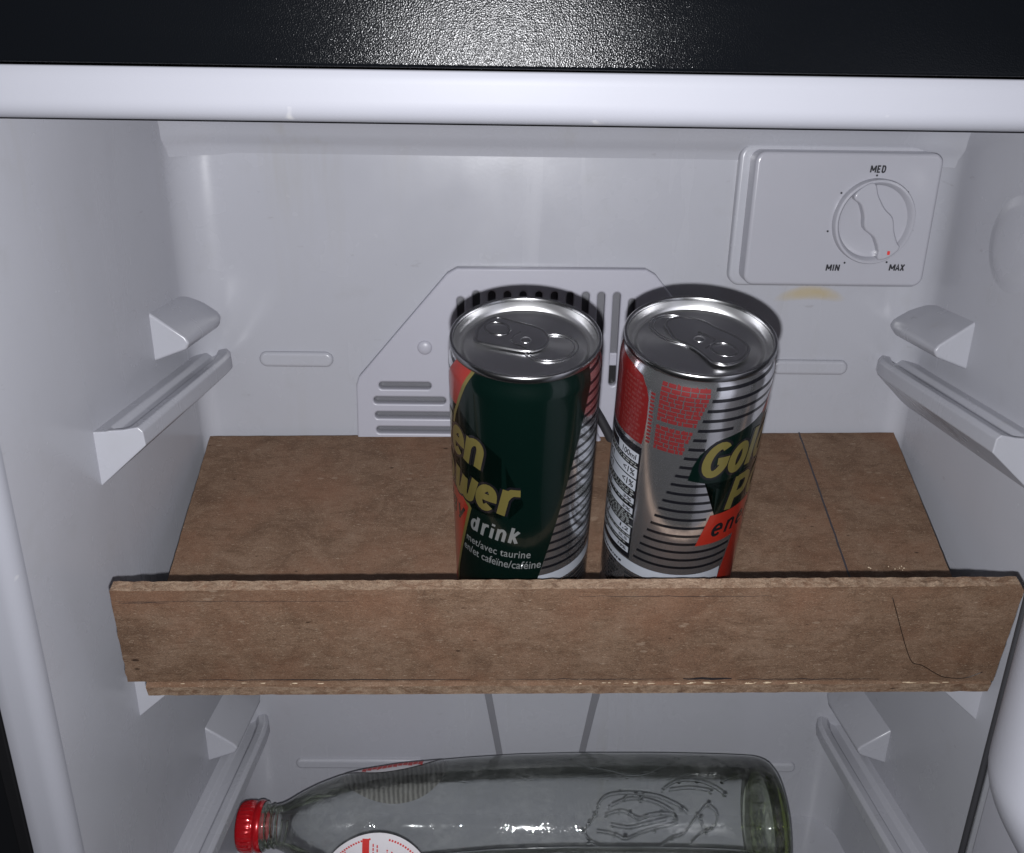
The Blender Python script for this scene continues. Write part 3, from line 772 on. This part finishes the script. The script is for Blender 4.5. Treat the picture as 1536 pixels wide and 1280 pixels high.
# nutrition table: black ground with pale cells and figures
bm = bmesh.new(); poly(bm, [(-62,44.4),(-21.0,44.4),(-21.0,98.6),(-62,98.6)]); pr('nutrition_table', bm, M['blackink'], .05)
bm = bmesh.new()
cells = [(95.4,91.2),(88.4,83.8),(83.2,78.2),(74.4,71.8),(69.6,66.8),(60.0,56.2),(54.6,52.0),(49.8,47.0)]
for i, (a, b) in enumerate(cells): poly(bm, [(-58,b),(-21.8,b),(-21.8,a),(-58,a)])
pr('table_cell', bm, M['whiteink'], .08)
bm = bmesh.new()
for i, (a, b) in enumerate(cells):
    m, hh = (a+b)/2, (a-b)*.31
    if i == 0:
        text_bm('100ml', -30.5, -22.8, m-hh, m+hh, .02, .1, 1, bm); poly(bm, [(-58,b+.3),(-44,b+.3),(-44,a-.3),(-58,a-.3)]); poly(bm, [(-41,b+.4),(-33,b+.4),(-33.4,a-.4),(-41,a-.4)])
    elif i < 3:
        text_bm('<1%', -29, -22.8, m-hh, m+hh, .02, .1, 1, bm); text_bm('<1', -40.5, -36.5, m-hh, m+hh, .02, .1, 1, bm)
    else:
        text_bm(('3%','3%','1,2','0,5','19%')[i-3], -27.5, -22.8, m-hh, m+hh, .025, .1, 1, bm)
        text_bm(('46','46','11','0,1','7')[i-3], -40.5, -36, m-hh, m+hh, .025, .1, 1, bm)
        poly(bm, [(-56,b+.4),(-45,b+.4),(-45.5,a-.4),(-56,a-.4)])
pr('table_figures', bm, M['blackink'], .11)
bm = bmesh.new(); random.seed(5)
for a, b in ((90.8,88.8),(77.9,74.8),(71.5,70.0),(66.4,60.4),(55.9,54.9),(51.6,50.2)):
    h = a-.5
    while h > b:
        x = -52
        while x < -23: w = random.uniform(.6,2.2); poly(bm, [(x,h-.25),(x+w,h-.25),(x+w,h+.25),(x,h+.25)]); x += w+random.uniform(.4,1.0)
        h -= 1.0
pr('table_small_print', bm, M['greyink'], .08)
# red field with embossed-looking small type, and red ingredient lines on bare metal
bm = bmesh.new()
poly(bm, [(-62,100.2),(-21.4,100.2),(-20.8,104),(-20.4,112),(-20.6,120),(-21.8,124),(-24.5,127.2),(-30,128.4),(-62,129)])
pr('red_field', bm, M['redfield'], .05)
bm = bmesh.new(); random.seed(11)
for r in range(13):
    h = 124.5-1.9*r; x = -33+.2*math.sin(r*1.7)
    while x < -23.5: w = random.uniform(.6,2.2); poly(bm, [(x,h-.45),(x+w,h-.45),(x+w,h+.45),(x,h+.45)]); x += w+random.uniform(.35,.7)
pr('field_small_print', bm, M['redfaint'], .08)
bm = bmesh.new()
h = 128.0; r = 0
while h > 101.2:
    if r not in (9,):
        x = -16.6; e = slA(h)-1.2
        while x < e-.6:
            w = min(random.uniform(.9,3.6), e-x)
            poly(bm, [(x,h-.7),(x+w,h-.7),(x+w,h+.7),(x,h+.7)])
            if random.random() < .6:
                q = x+random.uniform(.1,.8)*w; poly(bm, [(q,h+.62),(q+.45,h+.62),(q+.45,h+1.05),(q,h+1.05)])
            x += w+random.uniform(.22,.42)
    h -= 1.72; r += 1
for k in range(14):
    hh = 123-1.55*k; poly(bm, [(-19.9,hh-.5),(-18.2-(k % 3)*.3,hh-.5),(-18.2,hh+.45),(-19.9,hh+.45)])
pr('ingredient_print', bm, M['redtext'], .05)
# the name in gold with dark shadow, then the small words
NB1 = [(1.0,10.0),(11.0,18.6),(18.8,23.4),(23.6,34.2),(34.6,43.6),(43.8,53.2)]
NB2 = [(13.2,24.0),(24.2,35.0),(36.6,49.2),(49.4,57.8),(58.4,65.6)]
bm = bmesh.new(); strokes(bm, 'Golden', NB1, 91.9, 107.0, 3.1); strokes(bm, 'Power', NB2, 74.3, 88.6, 3.1); pr('name_lettering', bm, M['gold'], .19)
bm = bmesh.new(); strokes(bm, 'Golden', NB1, 91.9, 107.0, 5.2); strokes(bm, 'Power', NB2, 74.3, 88.6, 5.2); pr('name_shadow', bm, M['blackink'], .13)
bm = bmesh.new(); strokes(bm, 'energy', even(8.8, 42.5, (1,1,1,.75,1,1), .9), 62.0, 69.4, 1.35); pr('energy_lettering', bm, M['blackink'], .13)
bm = bmesh.new(); strokes(bm, 'drink', even(46.4, 66.4, (1,.72,.36,1,.95), .9), 60.9, 68.4, 1.3); pr('drink_lettering', bm, M['silverink'], .1)
bm = bmesh.new()
text_bm('met/avec taurine', 43.6, 70.6, 53.6, 57.4, .006, .12, 1.05, bm); text_bm('en/et cafeïne/caféine', 42.0, 74.6, 48.0, 52.0, .006, .12, 1.0, bm)
pr('small_lettering', bm, M['silverink'], .1)

bodyme = None
LIDP = [(24.6,130.6),(25.1,131.2),(25.75,131.5),(25.98,132.0),(26.0,133.0),(25.85,133.65),(25.45,134.0),(25.0,133.95),(24.65,133.5),(24.45,132.6),(23.9,131.0),(23.3,129.7),(22.9,129.2),(22.5,129.05),(22.0,129.3),(21.7,129.9),(21.3,130.25),(20.8,130.35),(19.4,130.4),(18.4,130.25),(17.6,130.25),(10,130.3),(.01,130.3)]
def ell(cx, cy, rx, ry, rot, n=40):
    c, s = math.cos(rot), math.sin(rot)
    return [Vector(((cx+rx*math.cos(t)*c-ry*math.sin(t)*s)*S, (cy+rx*math.cos(t)*s+ry*math.sin(t)*c)*S, 0)) for t in (math.tau*k/n for k in range(n))]
def make_can(x, y, rot, label, tab_pts, fc, score, group):
    global bodyme
    c = empty('drink_can', BOARD @ Matrix.Translation(Vector((x*S, y*S, .05*S))) @ Matrix.Rotation(rot, 4, 'Z'), label, 'can', group)
    if bodyme is None:
        b = link('body', lathe_bm([(r, h) for h, r in PROF], 128), M['can'], c, sharp=40); bodyme = b.data
    else:
        b = bpy.data.objects.new('body', bodyme); COL.objects.link(b); b.parent = c
    for nm, me in PRINTS:
        o = bpy.data.objects.new(nm, me); COL.objects.link(o); o.parent = b
    lid = link('lid', lathe_bm(LIDP[9:], 128), M['alu'], c, sharp=50)
    link('rim', lathe_bm(LIDP[:10], 128), M['rim'], c, sharp=50)
    inv = Matrix.Rotation(-rot, 4, 'Z')
    def put(nm, bm, mat, par):
        bmesh.ops.transform(bm, matrix=inv, verts=bm.verts); return link(nm, bm, mat, par, sharp=50)
    for rx, ry, rad, z in ((score[2], score[3], .34, 130.35), (score[2]-1.3, score[3]-1.3, .22, 130.32)):
        pts = ell(score[0], score[1], rx, ry, score[4]); [setattr(p, 'z', z*S) for p in pts]
        put('score_line', tube_bm(pts, rad*S, 8, True), M['tab'], lid)
    sm = [(p.x, p.y) for p in smooth_closed([(a, b2, 0) for a, b2 in tab_pts], 5)]
    me = fill2d([sm], .12, .26, 3)
    ang = math.atan2(fc[1], fc[0]); L = math.hypot(*fc)
    for v in me.vertices:                                   # finger end rides a little higher
        along = (v.co.x/S*math.cos(ang)+v.co.y/S*math.sin(ang))
        v.co.z += (131.2+max(-.3, .02*along))*S
    bm = bmesh.new(); bm.from_mesh(me); tab = put('pull_tab', bm, M['tab'], c)
    zt = 131.5+.02*L
    curl = []
    for q in smooth_closed([(a, b2, 0) for a, b2 in tab_pts], 5):
        al = q.x*math.cos(ang)+q.y*math.sin(ang); curl.append(Vector((q.x*.955*S, q.y*.955*S, (131.35+max(-.3, .02*al))*S)))
    put('curled_edge', tube_bm(curl, .42*S, 10, True), M['rim'], tab)
    pts = ell(fc[0], fc[1], 4.6, 3.9, ang); [setattr(p, 'z', zt*S) for p in pts]
    put('finger_ring', tube_bm(pts, .42*S, 8, True), M['rim'], tab)
    put('finger_dimple', dome_bm((fc[0], fc[1], zt-.15), 4.0, 3.3, .75), M['tab'], tab)
    put('rivet', dome_bm((0, 0, 131.5), 2.0, 2.0, .8), M['tab'], tab)
    n = Vector((-math.sin(ang), math.cos(ang))); t = Vector((math.cos(ang), math.sin(ang)))
    q = [t*4.6+n*-3.4, t*4.8+n*.2, t*4.0+n*3.4, t*1+n*3.9, t*-3+n*3.9]
    put('tongue_slit', tube_bm([Vector((p.x*S, p.y*S, 131.62*S)) for p in q], .3*S, 8), M['rim'], tab)
    return c
TL = [(-17.2,-.6),(-17.3,2.6),(-16.8,7.1),(-14.4,11.6),(-11.8,14.4),(-9.2,15.0),(-5,13.2),(5.0,8.2),(7.6,3.6),(7.9,-.2),(5.6,-4.4),(1.0,-6.3),(-6,-4.8),(-13,-2.6)]
TR = [(.2,-10.4),(2.2,-14.4),(6.2,-15.8),(10.4,-14.2),(13.6,-11.2),(15.9,-6),(14.6,-.8),(11.2,3.9),(7.0,8.2),(4.6,11.4),(1.6,14.0),(-3.4,15.6),(-8.0,14.2),(-10.3,11.0),(-9.7,6.6),(-8.6,1.2),(-6.2,-1.2),(-2.6,-5.2)]
G = 'energy drink cans on the hardboard shelf'
make_can(0, 0, -68/R, 'left of the two drink cans, its dark green face turned to the front', TL, (-9.6,7.2), (8.6,-3.0,9.6,8.4,.6), G)
make_can(59.4473, .9216, 0, 'right of the two drink cans, silver with black hoops and red small print in front', TR, (7.2,-6.6), (-6.0,8.2,10.8,8.6,2.3), G)

# ------------------------------------------------------------------ glass bottles on the floor of the refrigerator
BP = [(11.0,-127.0),(11.2,-124.5),(11.6,-121.6),(13.2,-117),(17.4,-110.8),(22.8,-99.8),(27.0,-88.5),(29.9,-77),(33.6,-54),(37.0,-16),(39.0,15),(39.9,50),(40.0,95),(39.7,118),(39.3,134),(38.9,144),(38.5,151),(37.4,155.4),(35.2,158.8),(31.5,161.0),(27,161.8),(20,161.8)]
def brad(x):
    if x <= BP[0][1]: return BP[0][0]
    for (r0, a), (r1, b) in zip(BP, BP[1:]):
        if a <= x <= b:
            return r0+(r1-r0)*(x-a)/(b-a)
    return BP[-1][0]
# relief of leaves and fruit on the body: (centre x, arc position from the top in mm, angle, half length, half width)
EMBOSS = [[(54.3,37.1),(56.2,28.8),(60.6,22.9),(67.9,20.7),(77.2,20.6),(87.4,22.9),(95.2,27.3),(101.0,32.2),(103.3,35.6)],
 [(54.5,48.5),(63.6,50.5),(69.6,53.8),(77.7,49.8),(85.9,46.4),(94.2,43.8),(97.9,41.7)],
 [(59.9,37.1),(67.2,34.3),(72.2,36.4),(77.1,39.8),(81.8,37.7),(88.5,36.4),(95.6,37.0),(97.4,41.1)],
 [(43.3,-16.8),(50.9,-25.5),(59.8,-27.8),(67.8,-18.6),(62.8,-10.0),(54.9,-3.8),(48.8,-8.1),(43.3,-16.8)],
 [(54.9,-3.8),(64.2,-.5),(74.3,4.6),(85.0,2.6),(92.1,-3.8),(98.0,-8.9),(104.7,-18.6)],
 [(67.2,-11.4),(75.3,-6.2),(82.1,-10.2),(88.8,-12.9),(95.7,-16.5)],
 [(92,17),(100,10),(110,9),(119,14),(126,22)], [(95,18),(106,16),(117,18)],
 [(87.7,58.5),(93.8,53.1),(100.0,50.4),(104.4,43.7),(108.9,36.9),(114,30),(119,36),(117,45),(109.2,50.4),(103.9,56.5)],
 [(63,30),(70,26),(78,25),(87,28),(96,35)], [(70,26),(72,22)], [(78,25),(81,21.5)], [(62,44),(72,46),(82,43),(92,40)],
 [(54.3,37.1),(51.6,42.5),(48.5,47.9),(50.4,54.6),(59.4,60.0),(72,66),(90,66)], [(108.9,36.9),(111.4,46.4),(112.8,49.1)],
 [(104.7,-18.6),(118,-24),(128,-14),(132,2),(124,10)]]
def spline(pts, n=6):
    out = []
    for i in range(len(pts)-1):
        p0, p1, p2, p3 = Vector(pts[max(0, i-1)]), Vector(pts[i]), Vector(pts[i+1]), Vector(pts[min(len(pts)-1, i+2)])
        for k in range(n):
            t = k/n; out.append(.5*((2*p1)+(p2-p0)*t+(2*p0-5*p1+4*p2-p3)*t*t+(3*p1-p0-3*p2+p3)*t**3))
    return out+[Vector(pts[-1])]
def bottle_mesh():
    rows = []; NA, = (160,)
    xs = [BP[0][1]+(161.8-BP[0][1])*k/150 for k in range(151)]
    def ring(x, r, rel):
        out = []
        for k in range(NA):
            ph = math.tau*k/NA                                   # 0 = top, + towards the viewer
            p2 = ph if ph < math.pi else ph-math.tau
            rr = r
            out.append(Vector((x*S, -rr*math.sin(ph)*S, rr*math.cos(ph)*S)))
        return out
    def smooth_r(x): return (brad(x-3)+2*brad(x)+brad(x+3))/4 if x < 142 else brad(x)
    rows.append(ring(-140, 8.2, False)); rows.append(ring(-140, 10.6, False)); rows.append(ring(-131, 10.8, False)); rows.append(ring(-129.5, 13.2, False)); rows.append(ring(-128.0, 13.2, False))
    for x in xs: rows.append(ring(x, smooth_r(x), 20 < x < 150))
    rows.append(ring(161.2, 14, False)); rows.append(ring(158, 9, False)); rows.append(ring(157.4, .05, False))
    bm = grid_bm(rows, closed_u=True)
    bmesh.ops.remove_doubles(bm, verts=bm.verts, dist=1e-6)
    bmesh.ops.recalc_face_normals(bm, faces=bm.faces)
    return bm
def on_bottle(x, arc, eps):
    ph = arc/ (brad(x)); r = brad(x)+eps
    return Vector((x*S, -r*math.sin(ph)*S, r*math.cos(ph)*S))
def sticker(cx, phi0, rad, eps, inner=None):
    rows = []
    for i in range(13):
        q = rad*i/12+.01; row = []
        for k in range(64):
            t = math.tau*k/64; x = cx+q*math.cos(t)
            ph = phi0+q*math.sin(t)/36.0; r = (brad(x-3)+2*brad(x)+brad(x+3))/4+eps
            row.append(Vector((x*S, -r*math.sin(ph)*S, r*math.cos(ph)*S)))
        rows.append(row)
    return grid_bm(rows, closed_u=True)
def flat_on_bottle(bm, cx, phi0, eps):
    ss = [v.co.x/S for v in bm.verts]
    for ax in (0, 1):
        vals = [v.co[ax]/S for v in bm.verts]; k = math.ceil(min(vals)/3)
        while k*3 < max(vals):
            co = [0,0,0]; no = [0,0,0]; co[ax] = k*3*S; no[ax] = 1
            bmesh.ops.bisect_plane(bm, geom=bm.verts[:]+bm.edges[:]+bm.faces[:], plane_co=co, plane_no=no, dist=1e-8); k += 1
    for v in bm.verts:
        x = cx+v.co.x/S; ph = phi0-(v.co.y/S)/36.0; r = (brad(x-3)+2*brad(x)+brad(x+3))/4+eps
        v.co = Vector((x*S, -r*math.sin(ph)*S, r*math.cos(ph)*S))
    return bm
def make_bottle(loc, label):
    b = empty('glass_bottle', Matrix.Translation(P3(*loc)), label, 'bottle', 'glass bottles lying on the refrigerator floor')
    link('glass', bottle_mesh(), M['glass'], b, sharp=0)
    prof = [(.01,156.4),(8,156.7),(13.5,160.0),(20,160.6),(26.5,160.2),(31.0,159.8),(34.6,158.0),(36.8,154.6),(37.6,151.2),(36.4,150.4),(30,151.6),(16,152.4),(.01,152.8)]
    bm = lathe_bm(prof, 96, 'X'); link('thick_base', bm, M['baseglass'], b, sharp=50)
    bm = bmesh.new()
    for line in EMBOSS:
        pts = []
        for q in spline(line):
            ph = math.radians(q.y); r = brad(q.x)+.02+.16*mnoise.noise(Vector((q.x*.3, q.y*.2, 3)))
            pts.append(Vector((q.x*S, -r*math.sin(ph)*S, r*math.cos(ph)*S)))
        tube_bm(pts, .42*S, 10, False, bm)
    random.seed(4)
    for line in EMBOSS:
        for q in line:
            if random.random() < .55:
                x = q[0]+random.uniform(-1.5,1.5); ph = math.radians(q[1]+random.uniform(-2,2)); r = brad(x)
                rr = random.uniform(.5,1.0); dome_bm((x, -r*math.sin(ph), r*math.cos(ph)), rr*1.3, rr, rr, bm, 10, 4)
    link('embossed_leaf', bm, M['embossglass'], b, sharp=0)['kind'] = 'stuff'
    bm = bmesh.new()
    for k in range(3):
        tube_bm([Vector(((-128+k*3.2+3.2*q/40)*S, 11.3*math.cos(math.tau*q/40)*S, 11.3*math.sin(math.tau*q/40)*S)) for q in range(38)], .7*S, 8, False, bm)
    link('neck_thread', bm, M['baseglass'], b, sharp=0)
    prof = [(.01,-143.2),(11.2,-143.2),(12.6,-142.6),(13.3,-141.2),(13.6,-138),(13.5,-134.6),(13.0,-134.0),(13.1,-133.4),(13.9,-132.8),(14.2,-131.5),(14.1,-130.2),(13.6,-129.4),(13.25,-129.8)]
    rows = []
    for k in range(144):
        a = math.tau*k/144; kn = .28*max(0, math.cos(k*math.pi/2)) 
        rows.append([Vector((x*S, -(r+(kn if -142 < x < -134.5 else 0))*math.sin(a)*S, (r+(kn if -142 < x < -134.5 else 0))*math.cos(a)*S)) for r, x in prof])
    bm = grid_bm(rows, closed_v=True); bmesh.ops.recalc_face_normals(bm, faces=bm.faces)
    link('screw_cap', bm, M['cap'], b, sharp=50)
    ph = math.radians(97)
    lab = link('label', sticker(-60.5, ph, 29.5, .25), M['paper'], b, sharp=0, label='round white label printed in red on the front')
    bm = bmesh.new()
    poly(bm, [(-9.2,-20),(-5.4,-20),(-5.4,26),(-9.2,26)])
    random.seed(21)
    def lines(x0, y0, y1, n, dx, w):
        for i in range(n):
            y = y0
            while y < y1-i*1.5: l = random.uniform(.6,2.0); poly(bm, [(x0+i*dx,y),(x0+i*dx+w,y),(x0+i*dx+w,y+l),(x0+i*dx,y+l)]); y += l+.6
    lines(-19,-14,17,4,2.6,.9); lines(-3.6,-14,23,2,2.2,.7); lines(4,-14,20,5,2.5,.8)
    for k in range(40):
        t = math.radians(20+k*3.4); q = 26.3
        if 78 < math.degrees(t) < 100: continue
        c, s = math.cos(t), math.sin(t); w, l = .55, 1.2
        poly(bm, [(q*c-w*c-l*.45*-s, q*s-w*s-l*.45*c), (q*c+w*c-l*.45*-s, q*s+w*s-l*.45*c), (q*c+w*c+l*.35*-s, q*s+w*s+l*.35*c), (q*c-w*c+l*.35*-s, q*s-w*s+l*.35*c)])
    link('label_print', flat_on_bottle(bm, -60.5, ph, .38), M['labelred'], lab, smooth=False)
    ph2 = math.radians(-64)
    l2 = link('back_label', sticker(-58, ph2, 30.5, .25), M['paper'], b, sharp=0, label='round label on the far side, seen edge on')
    link('back_label_reverse', sticker(-58, ph2, 30.4, -.35), M['labelback'], l2, sharp=0)
    bm = bmesh.new(); random.seed(8)
    for k in range(12):
        x0 = -17+k*2.9; poly(bm, [(x0, -25-random.uniform(-1,1.5)), (x0+2.6, -25-random.uniform(-1,1.5)), (x0+2.6, -16), (x0, -16)])
    link('back_label_print', flat_on_bottle(bm, -58, ph2, .38), M['labelred'], l2, smooth=False)
    return b
def copy_tree(o, parent=None):
    c = o.copy(); COL.objects.link(c)
    if parent is not None: c.parent = parent
    for ch in [x for x in o.children]: copy_tree(ch, c)
    return c
b1 = make_bottle((0, 406, -409.2), 'clear glass bottle with red cap lying against the back wall')
b2 = copy_tree(b1); b2.location = P3(-12, 320.5, -401.0); b2.scale = (.93, 1.15, 1.15)
b2['label'] = 'second clear glass bottle, only its top edge showing below the red-capped one'

# ------------------------------------------------------------------ small loose things
def thing(name, bm, mat, label, cat, m=Matrix.Identity(4), smooth=True):
    o = link(name, bm, mat, None, smooth=smooth, sharp=0); o.matrix_world = m; o['label'] = label; o['category'] = cat; return o
def lipv(x, h, e=.0): return Vector((x*S, (-41.55-e+.035*h)*S, h*S))
hp = [lipv(*p) for p in spline([(134.0, 47.0), (139.2, 35.0), (145.1, 21.5), (150.1, 12.0), (154.5, 10.0), (161.0, 5.3), (165.6, 2.9), (173.3, 2.5), (179.3, 6.1)], 4)]
thing('hair', tube_bm(hp, .17*S, 6), M['hair'], 'thin dark hair curled on the front of the shelf lip', 'hair', BOARD)
cb = empty('cable', Matrix.Translation(P3(56, 449, -186)), 'short black cable end standing between the cans at the back wall', 'cable')
bm = tube_bm([Vector((a*S, b*S, c*S)) for a, b, c in ((-5.6,-1,14.8),(-2.2,-1.2,9.2),(1.6,-1.4,2.4),(5.2,-1.6,-5),(8,-1.8,-14))], 2.5*S, 14)
link('sheath', bm, M['dark'], cb, sharp=50)
bm = tube_bm([Vector((a*S, b*S, c*S)) for a, b, c in ((-10.4,-.6,8.4),(-6.0,-.8,2.6),(-2.0,-1.0,-5),(1.0,-1.2,-14))], 1.8*S, 12)
link('clip', bm, M['cover'], cb, sharp=50, label='white clip beside the cable')
